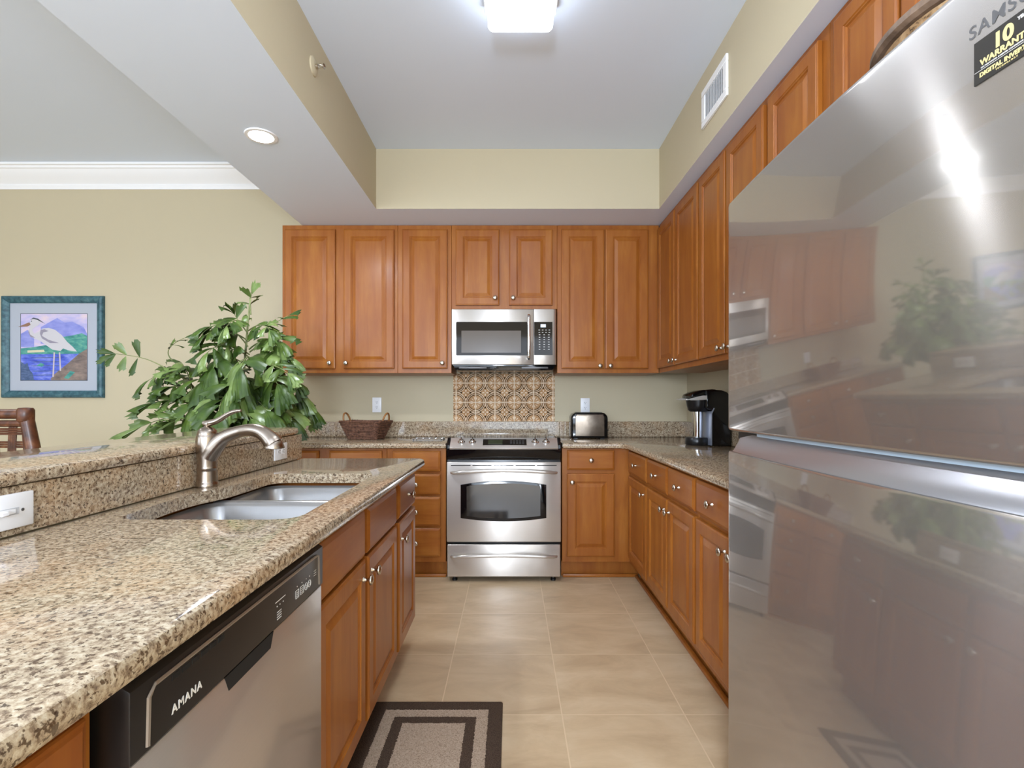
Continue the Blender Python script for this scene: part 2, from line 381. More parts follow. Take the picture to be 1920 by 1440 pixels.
t = base_cabinet('maple base cabinet with two doors under the wicker basket, left end of back wall', (-1.655, YF, 0), 0, .82, .60,
    [(.04, .385, DZ0, DZ1, .35, .64), (.437, .79, DZ0, DZ1, .475, .64)], [(.04, .367, WZ0, WZ1), (.437, .79, WZ0, WZ1)])
t = base_cabinet('stack of four drawers in maple base cabinet immediately left of the range', (-.833, YF, 0), 0, .396, .60, [],
    [(.04, .36, .725, .862), (.04, .36, .571, .708), (.04, .36, .36, .555), (.04, .36, .155, .344)], 'drawer_base_cabinet')
t = base_cabinet('narrow maple base cabinet, drawer over door, immediately right of the range', (.343, YF, 0), 0, .457, .60,
    [(.033, .351, DZ0, .71, .066, .655)], [(.033, .351, .735, .868)])
XF = .80                                       # face frames of the right run
def rc(y): return y
t = base_cabinet('corner base cabinet of right-hand run, single door and drawer, farthest from refrigerator', (XF, 3.44, 0), -PI/2, .49, .59,
    [(.028, .474, DZ0, DZ1, .43, .645)], [(.028, .474, WZ0, WZ1)])
t = base_cabinet('middle base cabinet of right-hand run with paired doors below two drawers', (XF, 2.948, 0), -PI/2, .77, .59,
    [(.008, .378, DZ0, DZ1, .345, .645), (.394, .758, DZ0, DZ1, .425, .645)], [(.008, .378, WZ0, WZ1), (.394, .758, WZ0, WZ1)])
t = base_cabinet('base cabinet of right-hand run standing against the refrigerator side', (XF, 2.176, 0), -PI/2, .60, .59,
    [(.01, .345, DZ0, DZ1, .312, .645), (.356, .585, DZ0, DZ1, .39, .645)], [(.01, .382, WZ0, WZ1), (.393, .585, WZ0, WZ1)])
PF = -.482                                     # face frames of the peninsula (facing the aisle)
t = base_cabinet('near end peninsula base cabinet beside the dishwasher, mostly out of frame', (PF, PN+.02, 0), PI/2, .717, .515,
    [(.03, .345, DZ0, .845, .31, .645), (.37, .69, DZ0, .845, .40, .645)], [])
t = base_cabinet('peninsula sink base cabinet with two plain false fronts above paired doors', (PF, 1.212, 0), PI/2, .875, .515,
    [(.012, .418, DZ0, .69, .386, .635), (.45, .862, DZ0, .69, .482, .635)], [(.012, .418, .70, .845, False), (.45, .862, .70, .845, False)], 'sink_base_cabinet')
t = base_cabinet('far end peninsula base cabinet with one drawer and a narrow door', (PF, 2.089, 0), PI/2, .392, .515,
    [(.03, .382, DZ0, .69, .065, .615)], [(.03, .382, .705, .85)])

def wall_cabinet(label, loc, rz, w, d, h, doors):
    t = thing('wall_cabinet', label, 'cabinet', loc, rz)
    MB().box(0, w, 0, d, 0, h, .0015, 1).build('body', WOOD, t)
    for q in doors: door(t, *q)
    return t
UZ = 1.400; UH = ZS-UZ-.002; UY = 3.70; D0 = .031; D1 = UH-.034
wall_cabinet('tall double-door maple wall cabinet at left end of back wall, above the basket', (-1.652, UY, UZ), 0, .834, .358, UH,
    [(.022, .386, D0, D1, .352, .07), (.447, .809, D0, D1, .47, .07)])
wall_cabinet('tall single-door maple wall cabinet immediately left of the microwave', (-.817, UY, UZ), 0, .387, .358, UH, [(.035, .359, D0, D1, .325, .07)])
wall_cabinet('short double-door maple wall cabinet directly above the microwave', (-.429, UY, 1.862), 0, .762, .358, ZS-1.862-.002,
    [(.031, .345, .026, ZS-1.862-.036, .315, .075), (.416, .728, .026, ZS-1.862-.036, .445, .075)])
wall_cabinet('tall double-door maple wall cabinet immediately right of the microwave', (.334, UY, UZ), 0, .735, .358, UH,
    [(.03, .337, D0, D1, .305, .05), (.346, .654, D0, D1, .38, .05)])
UX = 1.072
wall_cabinet('corner wall cabinet on right wall with paired doors, farthest from refrigerator', (UX, 3.698, UZ), -PI/2, .81, .32, UH,
    [(.012, .385, D0, D1, .36, .06), (.41, .80, D0, D1, .435, .06)])
wall_cabinet('second wall cabinet from the corner on right wall, paired doors', (UX, 2.886, UZ), -PI/2, .762, .32, UH,
    [(.012, .357, D0, D1, .327, .06), (.378, .744, D0, D1, .41, .06)])
wall_cabinet('single-door wall cabinet on right wall, partly hidden behind refrigerator top edge', (UX, 2.122, UZ), -PI/2, .40, .32, UH,
    [(.018, .362, D0, D1, .33, .06)])
wall_cabinet('short wall cabinet over the refrigerator, behind the round brown tray', (UX, 1.72, 1.90), -PI/2, .64, .32, ZS-1.902,
    [(.045, .325, .02, ZS-1.90-.036, .30, .06), (.335, .62, .02, ZS-1.90-.036, .36, .06)])

# ------------------------------------------------------------------ granite
def countertop(name, label, outline, hole=None, z0=CZ-CT, z1=CZ):
    o = MB().plate(outline, hole, z0, z1, .012).build(name, GRAN, ang=30); return tag(o, label, 'countertop')
c1 = countertop('countertop', 'speckled granite countertop under the wicker basket, left of the range', [(-1.70, 3.40), (-.432, 3.40), (-.432, YB-.002), (-1.70, YB-.002)])
MB().box(-1.70, .38, YB-.024, YB-.002, CZ, 1.037, .002, 1).build('backsplash', GRAN, c1)
c2 = countertop('countertop', 'L-shaped granite countertop holding the toaster and the coffee maker', [(.342, 3.40), (.70, 3.40), (.725, 3.392), (.745, 3.372), (.756, 3.34), (.756, 1.575), (XR-.002, 1.575), (XR-.002, YB-.002), (.342, YB-.002)])
MB().box(.381, XR-.002, YB-.024, YB-.002, CZ, 1.037, .002, 1).box(XR-.024, XR-.002, 1.6, YB-.024, CZ, 1.037, .002, 1).build('backsplash', GRAN, c2)
hole = [(-.502,1.245),(-.503,1.3),(-.506,1.6),(-.512,1.86),(-.516,1.90),(-.53,1.935),(-.56,1.952),(-.60,1.957),(-.84,1.957),(-.88,1.95),(-.90,1.93),(-.907,1.90),(-.908,1.78),(-.912,1.66),(-.925,1.60),(-.94,1.555),(-.948,1.50),(-.948,1.42),(-.94,1.33),(-.935,1.27),(-.928,1.225),(-.91,1.20),(-.88,1.19),(-.56,1.19),(-.525,1.2),(-.508,1.22)]
outl = [(PX+.001, PN), (-.412, PN), (-.412, 2.44), (-.416, 2.46), (-.43, 2.485), (-.45, 2.496), (-.475, PE), (PX+.001, PE)]
c3 = countertop('countertop', 'peninsula granite countertop with undermount sink cutout above the dishwasher', outl, hole)
MB().prism([(PN, CZ+.0005), (PE, CZ+.0005), (PE, under(PE)), (PN, under(PN))], PX-.018, PX, 'x').build('backsplash', GRAN, c3)
bar = [(-1.41, PN-.02), (-1.012, PN-.02), (-1.012, 2.2), (-1.018, 2.4), (-1.03, 2.48), (-1.05, 2.53), (-1.09, 2.55), (-1.34, 2.55), (-1.39, 2.535), (-1.41, 2.49)]
bt_ = countertop('bar_countertop', 'raised granite bar ledge along the peninsula, behind the faucet', bar, None, -.031, 0)
bt_.location.z = BZ; bt_.rotation_euler.x = math.atan(BS)       # the ledge rises slightly towards the far end
# ------------------------------------------------------------------ sink and faucet
sk = thing('sink', 'stainless steel double-bowl undermount sink in the peninsula countertop', 'sink', (0, 0, .70))
def bowl(x0, x1, y0, y1, zt):
    L = []
    for i, z, r in ((-.004, zt+.006, .05), (0, zt, .05), (.006, zt-.006, .05), (.014, zt-.10, .05), (.02, .03, .055), (.035, .012, .06), (.06, .004, .06)):
        L.append([(p[0], p[1], z) for p in rrect(x0+i, x1-i, y0+i, y1-i, r, 6)])
    cx, cy = (x0+x1)/2, (y0+y1)/2
    b = MB().loops(L, cap0=False).build('bowl', SINKM, sk, ang=60)
    MB().lathe([(.045, .003), (.045, .008), (.036, .009), (.03, .006), (0, .006)], 'z', (cx, cy, 0), 20).build('drain', CHROME, b)
bowl(-.962, -.496, 1.183, 1.632, .175-.012); bowl(-.925, -.498, 1.664, 1.966, .175-.012)
MB().tube([(-.955, 1.648, .158), (-.51, 1.648, .158)], .017, 12, flat=.75).build('divider', SINKM, sk)

fz = CZ; fx, fy = -.982, 1.655
ft = thing('faucet', 'brushed nickel pull-out faucet with single lever standing behind the sink', 'faucet', (fx, fy, fz))
MB().lathe([(0, 0), (.0335, 0), (.034, .004), (.0335, .012), (.0315, .0145), (.031, .02), (.0295, .05), (.0292, .058), (.0302, .059), (.0302, .062), (.0292, .063), (.029, .066), (.030, .09), (.0325, .12), (.0335, .14), (.0325, .16), (.0305, .1665), (.0298, .1675), (.030, .169), (.027, .181), (.019, .190), (.010, .1935), (.0085, .197), (.012, .199), (.013, .203), (.0105, .208), (0, .211)], 'z', (0,0,0), 36).build('body', FAUC, ft, ang=50)
sp = [(.002, .10), (.018, .122), (.038, .144), (.06, .160), (.088, .172), (.115, .180), (.142, .183), (.165, .181), (.185, .173), (.202, .160), (.215, .147), (.222, .138)]
sr = [.033, .031, .027, .023, .0205, .019, .0205, .0215, .023, .0255, .029, .030]
def smooth_path(P, R, k=4):
    out, rr = [], []
    for i in range(len(P)-1):
        p0, p1, p2, p3 = P[max(i-1,0)], P[i], P[i+1], P[min(i+2, len(P)-1)]
        for j in range(k):
            t = j/k; q = []
            for a in range(len(p1)):
                q.append(.5*((2*p1[a])+(-p0[a]+p2[a])*t+(2*p0[a]-5*p1[a]+4*p2[a]-p3[a])*t*t+(-p0[a]+3*p1[a]-3*p2[a]+p3[a])*t**3))
            out.append(tuple(q)); rr.append(R[i]*(1-t)+R[i+1]*t)
    out.append(tuple(P[-1])); rr.append(R[-1]); return out, rr
pp, rr = smooth_path([(a, -.012*a/.2, b) for a, b in sp], sr)
spo = MB().tube(pp, rr, 20, up=(0,1,0)).build('spout', FAUC, ft, ang=60)
MB().tube([pp[15], pp[16]], .0165, 20, up=(0,1,0)).build('seam_ring', BLACK, spo)
MB().lathe([(0, -.004), (.029, -.004), (.0315, -.002), (.0315, .001), (.029, .008), (.026, .018), (.018, .026), (0, .028)], 'z', (.222, -.013, .128), 28).build('spray_head', FAUC, spo)
pl, rl = smooth_path([(-.012, 0, .2055), (.01, 0, .206), (.035, 0, .214), (.065, -.002, .232), (.09, -.003, .243), (.112, -.004, .246)], [.007, .0105, .009, .0075, .0068, .004])
MB().tube(pl, rl, 12, flat=1.25, up=(0,0,1)).build('lever', FAUC, ft, ang=60)

# ------------------------------------------------------------------ dishwasher
dw = thing('dishwasher', 'stainless dishwasher with black control strip under the peninsula countertop', 'dishwasher', (PF, .562, 0), PI/2)
MB().box(.028, .606, .03, .515, .10, .872, .003).box(.03, .618, .06, .4, 0, .10).build('body', BLKMATTE, dw)
x0, x1 = .032, .641
dwd = MB().box(x0, x1, -.037, .028, .115, .7615, .003).build('door', STEEL, dw)
cpb = [(-.036, .762), (-.04, .766), (-.04, .852), (-.03, .858), (.028, .858), (.028, .762)]
cpn = MB().prism(cpb, x0, x1, 'x', .0025).build('control_panel', DWPANEL, dw)
MB().prism([(.245, .735), (.385, .735), (.397, .7615), (.233, .7615)], -.0376, -.03, 'y').build('handle_pocket', BLKMATTE, dwd)
tr = [(x0+.028, -.0405, .772), (x0+.03, -.0405, .83), (x0+.04, -.0405, .841), (x1-.04, -.0405, .841), (x1-.03, -.0405, .838), (x1-.026, -.0405, .772)]
MB().tube(tr, .003, 6).build('trim_line', mat('trim_taupe', (150,138,126), .3, .5), cpn)
for k in range(6): MB().box(.105+k*.021, .122+k*.021, -.0408, -.0395, .826, .834, .0005, 1).build('vent', BLKMATTE, cpn)
text('AMANA', .0158, ICON, 'lettering', cpn, (.105, -.0404, .783), spacing=1.25, bold=.0004)
ic = MB()
for k, (x, w) in enumerate(((.488, .016), (.512, .016))):
    for a in (0, .016): ic.box(x, x+w, -.0407, -.0402, .785+a, .7862+a).box(x+a-.0006 if a else x, x+a+.0006, -.0407, -.0402, .785, .801)
    for j in range(3): ic.box(x+.004, x+w-.004, -.0407, -.0402, .788+j*.004, .7895+j*.004)
for x in (.542, .560):
    ic.tube([(x+.0075*math.cos(a*PI/8), -.0404, .793+.0075*math.sin(a*PI/8)) for a in range(17)], .0006, 5)
    for j in range(2): ic.box(x-.004, x+.004, -.0407, -.0402, .790+j*.004, .7915+j*.004)
for x in (.496, .52, .542, .56): ic.box(x-.001, x+.001, -.0407, -.0402, .808, .810)
for j in range(4): ic.box(.405, .423, -.0407, -.0402, .778+j*.0045, .7795+j*.0045)
ic.box(.398, .44, -.0407, -.0402, .812, .8135).box(.404, .406, -.0407, -.0402, .803, .805).box(.416, .418, -.0407, -.0402, .803, .805).box(.43, .432, -.0407, -.0402, .803, .805)
for j in range(3): ic.box(.585, .598, -.0407, -.0402, .80+j*.005, .801+j*.005)
ic.build('control_icons', ICON, cpn, smooth=False)

# ------------------------------------------------------------------ range
rg = thing('range', 'stainless steel slide-in electric range between the back wall cabinets', 'range', (-.4265, 3.40, 0))
Wd = .759
MB().box(.003, Wd-.003, .0, .63, .035, .90, .002).build('body', BLACK, rg)
for x in (.05, Wd-.05): MB().lathe([(.018, 0), (.018, .012), (.012, .014), (.012, .04)], 'z', (x, .03, 0), 14).build('foot', BLACK, rg)
MB().box(0, Wd, .06, .635, .90, .926, .004).build('cooktop', BLKGLOSS, rg)
def bow(x, c): u = (x/Wd)*2-1; return -c*(1-u*u)
def bulged(prof, x0, x1, c, n=24):
    return [[(x, y+bow(x, c)*k, z) for y, z, k in prof] for x in [x0+(x1-x0)*i/n for i in range(n+1)]]
cp = MB().loops(bulged([(-.022, .882, 1), (-.026, .888, 1), (-.022, .893, 1), (.062, .948, 0), (.075, .946, 0), (.075, .90, 0), (.0, .86, 0)], .022, Wd-.022, .03), close=True).build('control_panel', STEEL, rg, ang=30)
MB().loops(bulged([(-.018, .884, 1), (-.012, .84, .8), (.0, .808, .5), (.02, .802, 0), (.03, .884, 0)], .004, Wd-.004, .03), close=True).build('front_band', BLKGLOSS, rg, ang=30)
for a, b in ((.0, .02), (Wd-.02, Wd)): MB().prism([(-.012, .87), (-.012, .905), (.05, .95), (.09, .95), (.09, .87)], a, b, 'x', .003).build('end_cap', BLACK, rg)
# panel plane helper: point at fraction f up the sloped face
def pan(x, f, lift=0):
    y0, z0, y1, z1 = -.022+bow(x, .03), .893, .062, .948
    n = Vector((0, -(z1-z0), (y1-y0))).normalized()
    return Vector((x, y0+(y1-y0)*f, z0+(z1-z0)*f))+n*lift
def onpanel(poly, lift, th, c):
    x = sum(p[0] for p in poly)/len(poly)
    return [[pan(px, f, lift-th) for px, f in poly], [pan(px, f, lift) for px, f in poly]]
dsp = MB().loops(onpanel([(.24, .22), (.53, .22), (.53, .82), (.24, .82)], .003, .006, 0)).build('display', DGLASS, cp)
MB().loops(onpanel([(.275, .32), (.37, .32), (.37, .72), (.275, .72)], .0042, .002, 0)).build('screen', LCD, dsp)
bt = MB()
for i in range(5):
    for j in range(3): bt.loops(onpanel([(.42+i*.02, .34+j*.14), (.434+i*.02, .34+j*.14), (.434+i*.02, .38+j*.14), (.42+i*.02, .38+j*.14)], .0040, .001, 0))
bt.build('button', LOGO, dsp, smooth=False)
for x in (.096, .17, .587, .66):
    n = (pan(x, .5, 1)-pan(x, .5)).normalized(); M = Matrix.Translation(pan(x, .52)) @ n.to_track_quat('Z', 'Y').to_matrix().to_4x4()
    k = MB().lathe([(.024, 0), (.024, .004), (.019, .006), (.0175, .016), (.014, .02), (0, .0205)], 'z', (0,0,0), 24).box(-.004, .004, -.017, .017, .016, .03, .002).build('knob', CHROME, cp)
    k.data.transform(M)
od = MB().box(.002, Wd-.002, -.022, .0, .266, .795, .006, 3).build('oven_door', STEEL, rg)
for i in range(5): MB().box(.03+i*.142, .16+i*.142, -.0228, -.020, .770, .7755).build('vent_slot', BLKMATTE, od)
def arch(xa, xb, zt, zb, ct, cb, n=16):
    P = [(xa+(xb-xa)*i/n, zb-cb*(1-(2*i/n-1)**2)) for i in range(n+1)]; P += [(xb-(xb-xa)*i/n, zt+ct*(1-(2*i/n-1)**2)) for i in range(n+1)]; return P
ow = MB().prism(arch(.094, .66, .645, .425, .026, .022), -.0242, -.01, 'y', .002).build('window_frame', BLKGLOSS, od)
MB().prism(arch(.134, .62, .635, .44, .02, .016), -.0252, -.0242, 'y').build('glass', OGLASS, ow)
def pull(parent, z, arc, y0=-.022):
    P = [(.032, y0+.001, z-.002), (.036, y0-.018, z), (.055, y0-.033, z+.002)]
    P += [(.055+(Wd-.11)*i/12, y0-.036-.008*(1-(2*i/12-1)**2), z+.002+arc*(1-(2*i/12-1)**2)) for i in range(1, 12)]
    P += [(Wd-.055, y0-.033, z+.002), (Wd-.036, y0-.018, z), (Wd-.032, y0+.001, z-.002)]
    MB().tube(P, [.008, .0095, .011]+[.0125]*11+[.011, .0095, .008], 12).build('handle', STEEL, parent, ang=60)
pull(od, .727, .016)
bd = MB().box(.006, Wd-.006, -.020, .0, .036, .25, .006, 3).build('storage_drawer', STEEL, rg)
pull(bd, .176, .012, -.02)

# ------------------------------------------------------------------ microwave
mw = thing('microwave', 'stainless over-the-range microwave mounted below the short wall cabinet', 'microwave', (-.4235, 3.655, 1.418))
MB().box(.002, .748, .02, .40, .04, .436, .003).build('body', DGREY, mw)
MB().prism([(.01, .03), (.03, .0), (.72, .0), (.74, .03), (.748, .042), (.002, .042)], .02, .38, 'y', .002).build('underside', BLKGLOSS, mw)
MB().box(.05, .25, .019, .03, .012, .026, .002).box(.5, .69, .019, .03, .012, .026, .002).build('vent_grille', DGREY, mw)
md = MB().box(0, .584, 0, .02, .04, .436, .004).build('door', STEEL, mw)
mwin = MB().prism(rrect(.032, .56, .105, .345, .008, 3), -.0012, .002, 'y').build('window_surround', DGLASS, md)
MB().box(.07, .495, -.0018, 0, .125, .282).build('window', MGLASS, mwin)
MB().tube([(.55, .0, .392), (.55, -.03, .388), (.55, -.036, .37), (.55, -.036, .10), (.55, -.03, .082), (.55, .0, .078)], [.011]*6, 12, flat=.7, up=(1,0,0)).build('handle', CHROME, md, ang=60)
mc = MB().prism([(.587, 0), (.725, 0), (.738, .003), (.745, .01), (.748, .02), (.587, .02)], .04, .436, 'z', .001).build('control_panel', STEEL, mw)
kp = MB().box(.588, .72, -.0012, .002, .107, .345, .001, 1).build('keypad', DGLASS, mc)
MB().box(.635, .672, -.002, 0, .306, .328).build('clock_display', LCDON, kp)
kb = MB()
for r in range(9):
    for c in range(3 if r > 1 else 4):
        xx = .622+c*.033 if r > 1 else .62+c*.024; kb.box(xx, xx+.011, -.0017, -.001, .285-r*.0172, .2885-r*.0172)
kb.build('key', ICON, kp, smooth=False)
text('SAMSUNG', .0095, LOGO, 'lettering', md, (.378, -.0006, .075), align='CENTER', sx=1.25, spacing=1.1)

# ------------------------------------------------------------------ refrigerator
FY1, FW = 1.548, .94
fr = thing('refrigerator', 'large brushed stainless refrigerator with bottom freezer on the right', 'refrigerator', (.656, FY1, 0), -PI/2)
MB().box(.006, FW-.006, .045, .70, .02, 1.772, .004).build('body', DGREY, fr)
def fbulge(x):
    u = x/FW*2-1; y = -.017*(1-u*u); r = .016
    for e in (x, FW-x):
        if e < r: t = 1-e/r; y += r*(1-math.sqrt(max(0, 1-t*t)))
    return y
xs = [0, .0015, .004, .008, .012, .016, .022]+[.022+(FW-.044)*i/22 for i in range(1, 22)]+[FW-.022, FW-.016, FW-.012, FW-.008, FW-.004, FW-.0015, FW]
def fdoor(prof, name): return MB().loops([[(x, y+(fbulge(x) if k else 0), z) for y, z, k in prof] for x in xs]).build(name, FRIDGE, fr, ang=50)
ud = fdoor([(.004, 1.106, 1), (-.001, 1.109, 1), (-.003, 1.114, 1), (-.003, 1.775, 1), (-.001, 1.783, 1), (.003, 1.785, 1), (.044, 1.785, 0), (.044, 1.106, 0)], 'door')
ldr = fdoor([(-.003, .06, 1), (-.003, 1.038, 1), (-.001, 1.0435, 1), (.003, 1.0445, 1), (.006, 1.042, 1), (.044, 1.042, 0), (.044, .06, 0)], 'freezer_door')
hr = MB().loops([[(x, y+(fbulge(x) if k else 0), z) for y, z, k in ((.007, 1.0415, 1), (.012, 1.046, 1), (.026, 1.070, 1), (.036, 1.096, 1), (.044, 1.098, 0), (.044, 1.0415, 0))] for x in xs]).build('handle_recess', RECESS, ldr, ang=50)
MB().loops([[(x, y+(fbulge(x) if k else 0), z) for y, z, k in ((.020, 1.0965, 1), (.020, 1.1055, 1), (.044, 1.1055, 0), (.044, 1.0965, 0))] for x in [.16+(FW-.17)*i/16 for i in range(17)]]).build('handle_lip', BLUESTRIP, ldr, ang=50)
MB().box(.004, FW-.004, .03, .05, 1.08, 1.10).build('gap_gasket', BLACK, fr)
MB().box(.02, FW-.02, .02, .05, .0, .055).build('kick_plate', DGREY, fr)
lx = FY1-.722
text('SAMSUNG', .0255, LOGO, 'lettering', ud, (lx, -.0032+fbulge(lx+.05), 1.6980), spacing=1.12, sx=1.0, bold=.0002)
sx0 = FY1-.713; sy = fbulge(sx0+.05)-.0032
st = MB().box(sx0, sx0+.085, sy-.0012, sy, 1.6290, 1.6880).build('warranty_sticker', STICK, ud, smooth=False)
sy -= .0013
text('10', .027, GOLD, 'numeral', st, (sx0+.026, sy, 1.6630), bold=.001); text('YEAR', .006, ICON, 'sticker_print', st, (sx0+.058, sy, 1.6785), bold=.0002)
text('WARRANTY', .0112, GOLD, 'sticker_title', st, (sx0+.009, sy, 1.6520), bold=.0004, spacing=1.05)
text('ON THE DIGITAL INVERTER COMPRESSOR', .0029, ICON, 'sticker_print', st, (sx0+.01, sy, 1.6477))
MB().box(sx0+.001, sx0+.084, sy-.0002, sy, 1.6455, 1.6461).build('rule', ICON, st)
text('DIGITAL INVERTER', .0082, GOLD, 'sticker_title', st, (sx0+.008, sy, 1.6365), bold=.0003)
text('T E C H N O L O G Y', .003, GOLD, 'sticker_print', st, (sx0+.03, sy, 1.6325))

for o in [c for c in ud.children] + list(st.children):   # follow the gentle curve of the door
    for v in o.data.vertices: v.co.y += fbulge(v.co.x)-fbulge(lx+.05 if o.name.startswith('lettering') else sx0+.05)
tray = thing('round_tray', 'round brown speckled tray with thick rim lying on top of the refrigerator', 'tray', (.852, .865, 1.785))
MB().lathe([(0, 0), (.178, 0), (.182, .004), (.188, .03), (.19, .034)], 'z', (0,0,0), 48).build('body', HIDE, tray)
MB().lathe([(.184, .030), (.196, .031), (.202, .037), (.202, .047), (.196, .053), (.184, .054), (.178, .048), (.172, .03), (.0, .028)], 'z', (0,0,0), 48).build('rim', HIDERIM, tray)

# ------------------------------------------------------------------ embossed panel behind the range
def tin(u, v):                                # relief inside one 6-inch cell, u v in 0..1
    h = 0
    e = min(u, v, 1-u, 1-v)
    if e < .035: h = .004*math.cos(e/.035*PI/2)
    for cx in (0, 1):
        for cy in (0, 1):
            d = math.hypot(u-cx, v-cy)
            for r, w in ((.5, .024), (.42, .02)):
                q = abs(d-r)
                if q < w: h = max(h, .0022*math.cos(q/w*PI/2))
            if .06 < d < .36:
                a = math.atan2(abs(v-cy), abs(u-cx)); q = abs(math.sin(3*(a-PI/4)*2))
                h = max(h, .0016*max(0, math.cos(q*PI/2))*math.sin((d-.06)/.3*PI))
    d = math.hypot(u-.5, v-.5)
    if d < .2: a = math.atan2(v-.5, u-.5); h = max(h, .0018*math.cos(2*a)**2*math.sin((d+.02)/.22*PI))
    return h
bm = bmesh.new(); X0, X1, Z0, Z1, T = -.457, .346, 1.0375, 1.417, .1535
nx, nz = 400, 230; G = []
for j in range(nz+1):
    row = []
    for i in range(nx+1):
        x = X0+(X1-X0)*i/nx; z = Z0+(Z1-Z0)*j/nz; u = ((x-(-.446+.012))/T) % 1; v = ((z-1.034)/T) % 1
        row.append(bm.verts.new((x, YB-.003-tin(u, v), z)))
    G.append(row)
for j in range(nz):
    for i in range(nx): bm.faces.new((G[j][i], G[j][i+1], G[j+1][i+1], G[j+1][i]))
tp = MB(); tp._add(bm); tp.b.faces.ensure_lookup_table()
for f in tp.b.faces: f.material_index = 1 if YB-.003-f.calc_center_median().y > .0011 else 0   # glints along the raised lines put into a paler colour
tp.b.normal_update(); tp.box(X0, X1, YB-.003, YB-.0005, Z0, Z1)
tag(tp.build('tin_backsplash_panel', [TIN, TINHI], ang=80), 'embossed copper-toned tin backsplash panel on wall behind the range', 'backsplash panel')

# ------------------------------------------------------------------ small things on the counters
bk = thing('wicker_basket', 'dark brown woven wicker basket on granite counter left of the range', 'basket', (-1.075, 3.80, CZ), -.30)
wb = MB()
def brect(f, z, grow=0, n=40, wob=0, ph=0):
    hw = .118+.047*f+grow; hd = .075+.03*f+grow; P = []
    base = rrect(-hw, hw, -hd, hd, .03, 5)
    m = len(base)
    for i, p in enumerate(base):
        s = 1+wob*math.sin(i*PI+ph); P.append((p[0]*s, p[1]*s, z))
    return P
for k in range(13):
    f = k/12; P = brect(f, .006+.118*f, 0, wob=.022, ph=(k % 2)*PI+.5); P.append(P[0]); wb.tube(P, .0056, 6)
for f0 in range(24):
    a, b = brect(0, .004)[f0], brect(1, .128)[f0]; wb.tube([a, b], .004, 5)
wb.loops([brect(0, .003), brect(0, .006)])
wb.loops([[(p[0]*.97, p[1]*.97, p[2]) for p in brect(0, .006)], [(p[0]*.97, p[1]*.97, p[2]) for p in brect(1, .124)]], cap0=True, cap1=False)
wb.build('body', WICK, bk)
rmb = MB()
for ph in (0, PI/2):
    P = [(p[0], p[1], .13+.004*math.sin(i*1.6+ph*2)) for i, p in enumerate(brect(1, .13, .004))]; P.append(P[0]); rmb.tube(P, .0058, 6)
rmb.build('rim', WICK, bk)
for s in (-1, 1):
    MB().tube([(s*.163+s*.016*math.sin(a*PI/10), .042*math.cos(a*PI/10), .126+.066*math.sin(a*PI/10)) for a in range(11)], .0068, 8).build('handle', CANE, bk)

tv = thing('wire_trivet', 'small silver wire trivet lying on the counter between basket and range', 'trivet', (-.58, 3.62, CZ), 0)
w = MB(); z = .016
for y in (-.06, .06): w.tube([(-.105, y, z), (.105, y, z)], .0035, 8)
for i in range(5): w.tube([(-.09+i*.045, -.06, z), (-.09+i*.045, .06, z)], .0025, 6)
for y in (-.063,): w.tube([(-.105, y, .004), (.105, y, .004)], .0035, 8)
w.build('rack', CHROME, tv)
for x in (-.098, .098):
    for y in (-.06, .06): MB().lathe([(.005, 0), (.005, .016)], 'z', (x, y, 0), 10).build('foot', BLACK, tv)

to = thing('toaster', 'brushed steel toaster with black ends on back counter right of the range', 'toaster', (.447, 3.79, CZ))
side = rrect(0, .272, .0, .195, .045, 8)
side = [(x, max(z, .0)) for x, z in side]
sq = [(.0, .006), (.272, .006)]+[p for p in rrect(0, .272, 0, .195, .045, 8) if p[1] > .1]
MB().prism(sq, .0, .165, 'y', .014, 3).build('body', BLKGLOSS, to, ang=40)
MB().prism([(.03, .02), (.245, .02), (.245, .165), (.235, .182), (.04, .182), (.03, .165)], -.0025, .01, 'y', .004, 2).build('side_panel', TOASTM, to, ang=30)
for y in (.045, .10): MB().box(.04, .235, y, y+.026, .193, .1965, .001, 1).build('slot', BLKMATTE, to)
MB().box(.271, .289, .07, .10, .055, .068, .003).build('lever', BLACK, to)
MB().box(.02, .05, .02, .05, 0, .008).box(.22, .25, .02, .05, 0, .008).box(.02, .05, .11, .14, 0, .008).box(.22, .25, .11, .14, 0, .008).build('feet', BLACK, to)

km = thing('coffee_maker', 'black single-serve coffee maker with silver handle in the right counter corner', 'coffee maker', (1.085, 3.375, CZ), -PI/2)
def sideprism(poly, x0, x1, bev=.01): return MB().prism(poly, x0, x1, 'x', bev, 3)
body = [(.155, 0), (.275, 0), (.278, .27), (.272, .315), (.25, .336), (.22, .347), (.17, .35), (.12, .345), (.12, .24), (.155, .225)]
sideprism(body, .0, .215, .012).build('body', BLKGLOSS, km, ang=35)
hd = MB()
L = []
for r, y, z in ((.05, 0, .212), (.062, 0, .222), (.07, 0, .25), (.078, 0, .29), (.078, 0, .312)):
    L.append([(.1075+r*1.0*math.cos(a*PI/14), .11+r*math.sin(a*PI/14), z) for a in range(28)])
hd.loops(L); hd.build('brew_head', BLACK, km, ang=50)
top = [(.034, .312), (.04, .322), (.07, .337), (.11, .348), (.17, .3535), (.19, .352), (.19, .30), (.034, .30)]
sideprism(top, .02, .195, .012).build('lid', BLKGLOSS, km, ang=35)
ha = MB()
for s in (.008, .207):
    ha.prism([(.005, .288), (.03, .284), (.06, .284), (.10, .286), (.135, .289), (.146, .297), (.143, .309), (.128, .3145), (.10, .314), (.06, .305), (.02, .294)], s-.006, s+.006, 'x', .002)
ha.box(.006, .209, .0, .018, .284, .294, .004); ha.build('handle', mat('silver_plastic', (206,203,198), .28, .5), km, ang=35)
